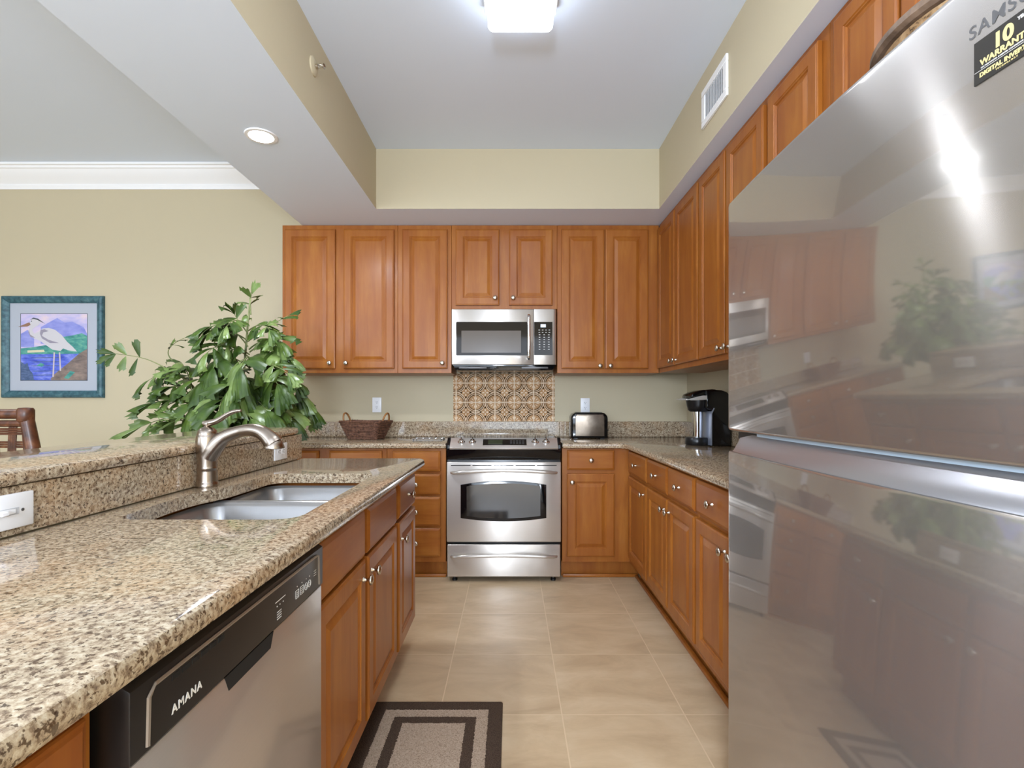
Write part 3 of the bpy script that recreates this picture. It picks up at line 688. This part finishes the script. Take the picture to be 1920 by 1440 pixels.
MB().prism([(.150, .005), (.156, .005), (.156, .2), (.172, .235), (.166, .238), (.150, .205)], -.003, .218, 'x', .001).build('silver_edge', mat('grey_edge', (150,156,172), .3, .5), km)
MB().lathe([(0, .05), (.030, .05), (.033, .20), (.033, .23), (0, .23)], 'z', (.1075, .105, 0), 24).build('column', CHROME, km)
MB().lathe([(0, 0), (.068, 0), (.073, .006), (.073, .044), (.068, .05), (0, .05)], 'z', (.1075, .103, 0), 36).box(.05, .165, .1, .16, .0, .045, .004).build('drip_tray', BLACK, km, ang=40)

# ------------------------------------------------------------------ outlets and switch
def outlet(label, loc, rz, horiz=False, switch=False):
    t = thing('light_switch' if switch else 'wall_outlet', label, 'switch' if switch else 'outlet', loc, rz)
    w, h = (.122, .072) if horiz else (.072, .118)
    pl = MB().box(-w/2, w/2, -.006, 0, -h/2, h/2, .0025, 2).build('cover_plate', WHITE, t)
    if switch:
        MB().box(-.027, .027, -.0066, -.004, -.007, .007).build('toggle_opening', mat('plate_shadow', (186,188,192), .6), t)
        MB().box(-.026, .020, -.0075, -.005, -.0055, .0055, .001, 1).box(-.022, -.006, -.02, -.006, -.0045, .0045, .0015, 1).build('toggle', WHITE, t)
        for x in (-.035, .035): MB().lathe([(.0032, 0), (.0032, -.0012), (0, -.0016)], 'y', (x, -.006, 0), 10).build('screw', SLOT, t)
        return
    for s in (-1, 1):
        cx, cz = (s*.02, 0) if horiz else (0, s*.02)
        f = MB().prism([(cx+a, cz+b) for a, b in rrect(-.0165, .0165, -.0145, .0145, .010, 5)], -.0072, -.004, 'y', .0006, 1).build('socket', WHITE, t)
        sl = MB()
        def p(a, b, wa, hb):
            if horiz: a, b, wa, hb = b, -a, hb, wa
            sl.box(cx+a-wa, cx+a+wa, -.0077, -.006, cz+b-hb, cz+b+hb)
        p(-.0058, .004, .0012, .0042); p(.0058, .004, .0012, .0036); p(0, -.0068, .0022, .0022); sl.build('slots', SLOT, f, smooth=False)
outlet('white duplex outlet on back wall above the wicker basket', (-1.062, YB, 1.168), 0)
outlet('white duplex outlet on back wall above the toaster', (.588, YB, 1.163), 0)
outlet('sideways outlet on granite splash at far end of the peninsula', (PX, 2.265, .972), PI/2, True)
outlet('sideways white toggle switch on granite splash near the camera', (PX, 1.03, .967), PI/2, True, True)

# ------------------------------------------------------------------ ceiling fixtures
cl = thing('ceiling_light', 'lit rectangular fluorescent fixture on the tray ceiling', 'ceiling light', (.04, 1.6, ZK))
MB().box(-.152, .152, -.61, .575, -.035, 0, .006).build('base_pan', TRIM, cl)
L = [[(p[0], p[1], z) for p in rrect(-.137+i, .137-i, -.6+i, .595-i, .02, 4)] for i, z in ((0, -.03), (0, -.085), (.006, -.096), (.02, -.1))]
MB().loops(L).build('diffuser', LIGHTM, cl, ang=60)
rl = thing('recessed_light', 'lit round recessed downlight in the white soffit above the bar ledge', 'downlight', (-1.2, 2.46, ZS))
MB().lathe([(.052, .0), (.056, -.006), (.072, -.005), (.074, 0)], 'z', (0,0,0), 36).build('trim_ring', TRIM, rl)
MB().lathe([(0, -.001), (.052, -.001), (.052, -.003), (0, -.003)], 'z', (0,0,0), 36).build('lamp', CANM, rl)
def fill_spot(loc, e, size=.05):
    l = bpy.data.lights.new('dining_fill', 'SPOT'); l.energy = e; l.spot_size = 2.5; l.spot_blend = .5; l.shadow_soft_size = size; l.color = (.84, .91, 1.0)
    o = bpy.data.objects.new('dining_fill', l); C.objects.link(o); o.location = loc; return o
fill_spot((-3.6, 2.2, ZD-.03), 22); fill_spot((-3.6, 0, ZD-.03), 22)   # fill spots added below the dining ceiling for even light, no fixtures
vt = thing('air_vent', 'white louvered supply vent on cream fascia above the right wall cabinets', 'vent', (.982, 2.46, 2.672), -PI/2)
vf = MB()
for b in ((-.15, .15, -.095, -.062), (-.15, .15, .062, .095), (-.15, -.112, -.062, .062), (.112, .15, -.062, .062)): vf.box(b[0], b[1], -.012, 0, b[2], b[3], .002, 1)
vf.build('frame', TRIM, vt)
MB().box(-.112, .112, -.002, 0, -.062, .062).build('duct', mat('duct_grey', (120,120,124), .7), vt)
for k in range(12):
    x = -.104+k*.0189; MB().loops([[(x, -.003, -.062), (x+.008, -.011, -.062), (x+.0095, -.0105, -.062), (x+.0015, -.0025, -.062)], [(x, -.003, .062), (x+.008, -.011, .062), (x+.0095, -.0105, .062), (x+.0015, -.0025, .062)]]).build('louver', TRIM, vt, smooth=False)
sp_ = thing('sprinkler_head', 'small sidewall fire sprinkler on cream fascia at upper left', 'sprinkler', (-.893, 2.31, 2.705), PI/2)
MB().lathe([(.0, 0), (.042, 0), (.040, -.006), (.026, -.012), (.018, -.013), (0, -.013)], 'y', (0,0,0), 28).build('escutcheon', CREAM, sp_)
MB().lathe([(0, -.012), (.010, -.012), (.010, -.024), (.006, -.026), (0, -.026)], 'y', (0,0,0), 14).tube([(-.009, -.022, 0), (-.011, -.035, 0), (-.004, -.048, 0)], .0022, 6).tube([(.009, -.022, 0), (.011, -.035, 0), (.004, -.048, 0)], .0022, 6).build('nozzle', NICKEL, sp_)
MB().box(-.013, .013, -.055, -.05, .004, .006).lathe([(0, -.048), (.012, -.048), (.012, -.0505), (0, -.0505)], 'y', (0,0,0), 14).build('deflector', NICKEL, sp_)

# ------------------------------------------------------------------ rug
RX0, RX1, RY0, RY1 = -.535, -.032, 1.18, 2.02
tag(MB().plate(rrect(RX0, RX1, RY0, RY1, .008, 2), None, 0, .009, .003).build('rug', rug_mat(RX0, RX1, RY0, RY1)), 'dark brown and tan bordered rug on the tile floor before the sink base', 'rug')

# ------------------------------------------------------------------ picture
pc = thing('framed_picture', 'teal-framed watercolour of a white wading bird on the dining wall', 'picture', (-3.62, YB, 1.627))
hw, hh, fw = .402, .402, .056
prof = [(0, 0), (0, .018), (.006, .028), (.02, .032), (.04, .026), (.05, .018), (.056, .012), (.056, .004)]
for a0 in range(4):
    a = a0*PI/2; ca, sa = round(math.cos(a)), round(math.sin(a)); LL = []
    for s in (-1, 1): LL.append([((s*(hw-i))*ca-(-(hw-i))*sa, -d, (s*(hw-i))*sa+(-(hw-i))*ca) for i, d in prof])
    MB().loops(LL).build('frame_rail', FRAMEM, pc, ang=25)
MB().box(-hw+.05, hw-.05, -.006, -.002, -hh+.05, hh-.05).build('mat_board', mat('mat_board', (172,178,190), .7), pc)
def cm(n, c): return mat('paint_'+n, c, .8)
def washes(name, stops, sc):
    return simple_noise('paint_'+name, stops, sc, .8, (1,1,2.5))
cols = [washes('sky', [(.3, (158,160,214)), (.5, (196,186,220)), (.7, (226,204,206))], 5), washes('hill', [(.3, (116,126,202)), (.7, (156,160,220))], 8), washes('trees', [(.3, (30,110,110)), (.5, (70,148,140)), (.75, (120,180,150))], 16),
        washes('water', [(.3, (44,60,170)), (.5, (84,104,206)), (.72, (150,160,226))], 11), cm('white', (200,197,202)), washes('log', [(.3, (96,84,84)), (.7, (150,132,122))], 12), cm('grey', (146,140,156)), cm('dark', (62,72,84)), cm('beak', (140,104,84)), washes('reed', [(.3, (40,70,110)), (.7, (90,110,150))], 30), cm('leg', (196,186,190)), cm('sand', (206,200,170))]
ar = MB(); lay = [0]
def shp(P, mi, l):                            # outline in 0..1 of the print, y downward
    s = .262; Q = [(-s+.002+(2*s)*x, .262-.001-(2*s)*y) for x, y in P]; y = -.0066-l*.00015; bm = bmesh.new()
    vs = [bm.verts.new((q[0], y, q[1])) for q in Q]; f = bm.faces.new(vs); f.normal_update(); bmesh.ops.triangulate(bm, faces=[f]); bmesh.ops.recalc_face_normals(bm, faces=bm.faces[:]); ar._add(bm, mi)
shp([(-.008,-.008),(1.008,-.008),(1.008,1.008),(-.008,1.008)], 7, -1)
shp([(0,0),(1,0),(1,1),(0,1)], 0, 0)
shp([(.3,.2),(.42,.13),(.55,.06),(.66,.13),(.78,.12),(.95,.2),(1,.3),(1,.45),(.3,.45)], 1, 1); shp([(0,.3),(.1,.24),(.2,.32),(.2,.5),(0,.5)], 1, 1)
shp([(0,.52),(.2,.5),(.5,.45),(.62,.35),(.8,.32),(.92,.29),(1,.33),(1,.64),(0,.62)], 2, 2)
shp([(0,.61),(1,.6),(1,1),(0,1)], 3, 3); shp([(.1,.55),(.35,.54),(.36,.575),(.1,.585)], 11, 4)
for yy in (.66, .72, .78, .86, .92): shp([(.15,yy),(.6,yy-.006),(.62,yy+.004),(.2,yy+.01)], 9, 4)
shp([(0,.72),(.06,.76),(.1,.74),(.13,.84),(.18,.9),(.2,1),(0,1)], 9, 5)
shp([(.45,.98),(.52,.9),(.72,.74),(.88,.6),(1,.53),(1,1),(.46,1)], 5, 6)
for a, b in (((.505,.58),(.49,.95)), ((.585,.58),(.6,.86))): shp([(a[0]-.01,a[1]),(a[0]+.012,a[1]),(b[0]+.01,b[1]),(b[0]-.012,b[1])], 10, 7)
bird = [(.135,.15),(.15,.09),(.2,.065),(.26,.08),(.3,.12),(.27,.17),(.21,.2),(.17,.24),(.2,.3),(.27,.27),(.33,.22),(.42,.21),(.52,.24),(.62,.32),(.7,.42),(.79,.5),(.85,.57),(.72,.55),(.64,.52),(.6,.56),(.48,.54),(.38,.47),(.28,.4),(.2,.37),(.14,.33),(.115,.26),(.13,.2)]
shp(bird, 4, 8); shp([(-.04,.195),(.13,.125),(.15,.165),(.1,.19)], 8, 9); shp([(.14,.09),(.19,.055),(.26,.07),(.37,.15),(.25,.09),(.19,.075)], 7, 9)
shp([(.3,.24),(.36,.23),(.42,.26),(.34,.28),(.32,.33),(.42,.39),(.58,.44),(.44,.44),(.32,.37),(.29,.3)], 6, 9); shp([(.155,.105),(.168,.1),(.172,.115),(.158,.12)], 7, 9)
shp([(.125,.24),(.14,.31),(.22,.36),(.15,.35),(.115,.28)], 6, 9); shp([(.24,.78),(.3,.74),(.36,.76),(.32,.8)], 2, 9); shp([(.65,.97),(.75,.86),(.82,.88),(.72,.98)], 2, 9)
ar.build('print', cols, pc, smooth=False)
MB().box(-hw+.052, hw-.052, -.0115, -.0105, -hh+.052, hh-.052).build('glass', PGLASS, pc, smooth=False)

# ------------------------------------------------------------------ rattan stool behind the bar
ch = thing('rattan_stool', 'dark rattan stool with woven lattice back behind the bar ledge', 'stool', (-2.06, 1.95, 0))
for s in (-1, 1):
    xt = s*.205; post = MB().tube([(s*.262, .0, .62), (s*.241, .0, 1.01), (s*.215, .0, 1.135)], [.024, .023, .022], 12).lathe([(.023, 1.115), (.027, 1.12), (.027, 1.16), (.022, 1.168), (0, 1.17)], 'z', (s*.212, 0, 0), 14)
    post.build('back_post', RATTAN, ch)
MB().tube([(-.22, 0, 1.145), (.22, 0, 1.145)], .019, 10).tube([(-.2, 0, 1.108), (.2, 0, 1.108)], .013, 8).tube([(-.205, .004, 1.12), (-.235, .004, .78)], .012, 8).tube([(.205, .004, 1.12), (.235, .004, .78)], .012, 8).tube([(-.24, 0, .78), (.24, 0, .78)], .016, 8).build('back_frame', RATTAN, ch)
lt = MB()
for i in range(6):
    for k in (-1, 0, 1): lt.tube([(-.16+i*.064+k*.0105, .004*(1 if i % 2 else -1), 1.105), (-.16+i*.064+k*.0105, -.004*(1 if i % 2 else -1), .95), (-.16+i*.064+k*.0105, .004, .79)], .0048, 6)
for j in range(6):
    for k in (-1, 0, 1): lt.tube([(-.225, 0, 1.078-j*.05+k*.009), (0, .006*(1 if j % 2 else -1), 1.078-j*.05+k*.009), (.225, 0, 1.078-j*.05+k*.009)], .0044, 6)
lt.build('woven_back', RATTAN, ch)
MB().box(-.25, .25, -.44, .02, .60, .64, .015, 3).build('seat_frame', RATTAN, ch)
MB().box(-.23, .23, -.42, -.01, .635, .69, .02, 3).build('cushion', CUSHION, ch)
for s in (-1, 1):
    for y in (-.41, -.01): MB().tube([(s*.225, y, .61), (s*.25, y+(.03 if y > -.2 else -.03), 0)], [.022, .02], 10).build('leg', RATTAN, ch)
MB().tube([(-.24, -.425, .2), (.24, -.425, .2)], .014, 8).tube([(-.24, .01, .25), (.24, .01, .25)], .014, 8).build('stretcher', RATTAN, ch)

# ------------------------------------------------------------------ fishtail palm
pm = thing('potted_palm', 'leafy green fishtail palm plant standing past the end of the bar', 'plant', (-1.62, 3.02, 0))
O = Vector((-1.62, 3.02, 0))
MB().lathe([(0, 0), (.13, 0), (.14, .01), (.17, .28), (.185, .30), (.185, .33), (.165, .33), (.16, .30), (0, .29)], 'z', (0,0,0), 32).build('pot', POTM, pm)
MB().lathe([(0, .285), (.158, .29), (.12, .315), (0, .325)], 'z', (0,0,0), 20).build('soil', SOIL, pm)
def P(px, py, Y): return Vector(((px-958)*Y/960, Y, H-(py-754)*Y/960))-O
rnd = random.Random(11)
def leaflet(b, base, d, nrm, L, Wd_, droop=.3, mi=0):
    d = d.normalized(); side = d.cross(nrm).normalized(); n = side.cross(d).normalized()
    bm = bmesh.new(); rows = []; K = 6; skew = rnd.uniform(-.35, .35)
    for r in range(5):
        t = r/4; wdt = Wd_*(.06+.94*t**.8)*(1-.12*t*t); row = []
        for k in range(K+1):
            u = k/K*2-1; l = L*t
            if r == 4: l *= (.80+.24*(1-abs(u-skew))+(.10 if k % 2 else -.07)+rnd.uniform(-.06, .06))
            p = base+d*l+side*(u*wdt*.5)+n*(.05*L*(1-u*u)*math.sin(t*2)-droop*L*t*t*.55+.012*L*((k % 2)*2-1)*t)+Vector((0,0,-droop*L*t*t*.55))
            row.append(bm.verts.new(p))
        rows.append(row)
    for a, c in zip(rows, rows[1:]):
        for k in range(K): bm.faces.new((a[k], a[k+1], c[k+1], c[k]))
    b._add(bm, mi)
def bez(a, c, e, n=10): return [a*(1-t)**2+c*2*t*(1-t)+e*t*t for t in [i/n for i in range(n+1)]]
nfr = [0]
def frond(a, c, e, n=5, L=.13, Wl=.075, start=.25, droop=.35, pale=0.2, tip=True):
    pts = bez(a, c, e, 12); m = MB(); m.tube(pts, [.0045-.003*i/12 for i in range(13)], 6, mi=2)
    for i in range(n):
        t = start+(1-start)*(i+.2)/n; k = min(11, int(t*12)); f = t*12-k; p = pts[k].lerp(pts[k+1], f); tg = (pts[k+1]-pts[k]).normalized()
        up = Vector((rnd.uniform(-.4, .4), rnd.uniform(-.9, .1), rnd.uniform(.4, 1))); sd = tg.cross(up).normalized()
        for s in (-1, 1):
            dd = (tg*rnd.uniform(.35, .75)+sd*s*rnd.uniform(.7, 1)+Vector((0, rnd.uniform(-.25, .1), rnd.uniform(-.35, .12))))
            leaflet(m, p, dd, up, L*rnd.uniform(.75, 1.15), Wl*rnd.uniform(.75, 1.2), droop*rnd.uniform(.5, 1.3), 1 if rnd.random() < pale else 0)
    if tip:
        up = Vector((0, -.5, .8))
        for s in (-.5, .1, .6): leaflet(m, pts[-1], (pts[-1]-pts[-2]).normalized()+Vector((s*.5, 0, s*.4)), up, L, Wl*.8, droop, 1 if rnd.random() < pale else 0)
    nfr[0] += 1
    return m.build('frond', [LEAF, LEAFY, STEM], pm, ang=80)
stems = [[Vector((.02, 0, .3)), Vector((.03, -.02, 1.0)), P(462, 640, 3.0), P(470, 548, 3.0)],
         [Vector((-.04, .02, .3)), Vector((-.1, 0, .9)), P(372, 740, 2.95), P(335, 700, 2.9)],
         [Vector((.03, -.04, .3)), Vector((.06, -.03, .9)), P(490, 770, 3.0), P(500, 700, 3.0)],
         [Vector((-.02, -.05, .3)), Vector((-.03, -.08, .9)), P(430, 740, 2.85), P(425, 690, 2.8)]]
for s in stems:
    q, r_ = smooth_path([tuple(p) for p in s], [.011, .009, .006, .003]); MB().tube(q, r_, 8).build('stem', STEM, pm)
def fr2(a, c, e, Y0, Y1, **k): return frond(P(*a, Y0), P(*c, (Y0+Y1)/2), P(*e, Y1), **k)
# crown of the tallest stem
fr2((470,590), (468,560), (472,552), 3.0, 3.0, n=2, L=.085, Wl=.07, start=.3, droop=.15, pale=.6)
fr2((465,640), (500,612), (540,592), 3.0, 2.95, n=3, L=.085, Wl=.06, start=.45, droop=.15)
fr2((465,625), (445,600), (440,590), 3.0, 2.95, n=2, L=.1, Wl=.08, start=.3, pale=.6)
fr2((465,650), (430,600), (395,612), 3.0, 2.85, n=4, L=.12, Wl=.075, droop=.5)
fr2((468,665), (420,630), (390,660), 3.0, 2.8, n=4, L=.12, Wl=.07, droop=.5)
fr2((468,660), (520,620), (525,640), 3.0, 2.9, n=4, L=.12, Wl=.075, droop=.35)
fr2((468,690), (500,640), (535,668), 3.0, 2.9, n=4, L=.12, Wl=.08, droop=.5)
fr2((468,690), (420,650), (400,690), 3.0, 2.75, n=4, L=.14, Wl=.09, droop=.6)
fr2((468,690), (470,650), (450,690), 3.0, 2.65, n=4, L=.15, Wl=.09, droop=.7, pale=.45)
fr2((470,720), (500,690), (520,720), 3.0, 2.75, n=4, L=.14, Wl=.09, droop=.6)
fr2((470,720), (440,690), (430,730), 3.0, 2.65, n=5, L=.15, Wl=.09, droop=.7, pale=.4)
fr2((480,740), (520,700), (555,735), 3.0, 2.95, n=4, L=.13, Wl=.08, droop=.6)
fr2((490,760), (540,720), (575,760), 3.0, 3.0, n=4, L=.12, Wl=.075, droop=.6, pale=.4)
fr2((490,770), (520,740), (545,785), 3.0, 2.85, n=4, L=.12, Wl=.08, droop=.6)
fr2((480,770), (470,730), (500,770), 3.0, 2.7, n=4, L=.14, Wl=.09, droop=.6)
fr2((440,760), (420,720), (410,770), 2.9, 2.6, n=5, L=.15, Wl=.09, droop=.6, pale=.3)
fr2((450,780), (450,750), (470,785), 2.9, 2.65, n=4, L=.13, Wl=.09, droop=.5)
fr2((430,740), (470,720), (520,750), 2.9, 3.1, n=5, L=.15, Wl=.09, droop=.5)
fr2((440,720), (410,700), (380,735), 2.95, 2.8, n=5, L=.14, Wl=.09, droop=.5)
fr2((455,745), (480,700), (470,720), 3.05, 3.15, n=5, L=.16, Wl=.1, droop=.5)
# left-hand sprays
def flat_frond(pts, leaves, Y):
    q = [P(x, y, Y) for x, y in pts]; m = MB(); q2, r2 = smooth_path([tuple(p) for p in q], [.0042-.003*i/(len(q)-1) for i in range(len(q))]); m.tube(q2, r2, 6, mi=2)
    for bx, by, ex, ey, w in leaves:
        b = P(bx, by, Y); e = P(ex, ey, Y-.02); leaflet(m, b, e-b, Vector((rnd.uniform(-.15, .15), -1, .25)), (e-b).length, w, .08, 1 if w > .06 else 0)
    return m.build('frond', [LEAF, LEAFY, STEM], pm, ang=80)
flat_frond([(330,702), (295,682), (262,670), (215,663)], [(262,670,252,636,.055), (238,666,216,643,.062), (258,672,243,702,.052), (236,668,224,694,.065), (217,664,180,676,.05), (217,664,183,655,.045), (217,664,196,684,.05)], 2.85)
fr2((345,700), (345,660), (310,700), 2.95, 2.9, n=3, L=.1, Wl=.06, droop=.5)
fr2((345,690), (285,660), (345,634), 2.95, 2.9, n=3, L=.07, Wl=.03, start=.6, droop=.15)
fr2((350,720), (330,680), (280,712), 2.95, 2.85, n=4, L=.1, Wl=.06, droop=.5)
fr2((365,740), (350,690), (345,690), 2.95, 2.85, n=4, L=.12, Wl=.08, droop=.4, pale=.4)
fr2((372,745), (380,700), (385,715), 2.95, 2.75, n=4, L=.13, Wl=.08, droop=.5)
fr2((360,745), (340,720), (320,725), 2.95, 2.85, n=4, L=.12, Wl=.08, droop=.4, pale=.4)
fr2((380,770), (330,740), (290,755), 2.95, 2.8, n=4, L=.13, Wl=.075, droop=.25, pale=.6)
fr2((385,785), (330,770), (265,800), 2.95, 2.75, n=4, L=.14, Wl=.075, start=.3, droop=.15, pale=.8)
fr2((390,795), (350,785), (320,790), 2.95, 2.7, n=4, L=.14, Wl=.08, droop=.15, pale=.8)
fr2((395,770), (370,740), (360,770), 2.9, 2.7, n=4, L=.13, Wl=.08, droop=.4, pale=.5)
fr2((400,790), (390,770), (400,795), 2.9, 2.65, n=4, L=.12, Wl=.08, droop=.3, pale=.4)
fr2((500,790), (510,770), (520,795), 3.0, 2.8, n=4, L=.12, Wl=.08, droop=.4)
# more foliage around the upper half of the tallest stem and in the body of the plant
for a, c, e, k in (((466,610),(440,590),(425,612),.8), ((466,620),(490,600),(505,618),.8), ((466,640),(420,605),(385,628),.85), ((467,655),(500,625),(520,650),.9), ((467,670),(430,640),(410,668),.9), ((467,675),(495,650),(500,680),.9),
                   ((467,690),(500,670),(540,700),.9), ((467,700),(440,680),(430,705),1), ((467,715),(520,690),(550,715),.9), ((470,735),(430,710),(395,745),1), ((470,745),(500,730),(520,765),1), ((455,760),(430,740),(440,775),1)):
    fr2(a, c, e, 3.0, 2.95-.3*rnd.random(), n=4, L=.115*k, Wl=.07*k, droop=.45, pale=.35)
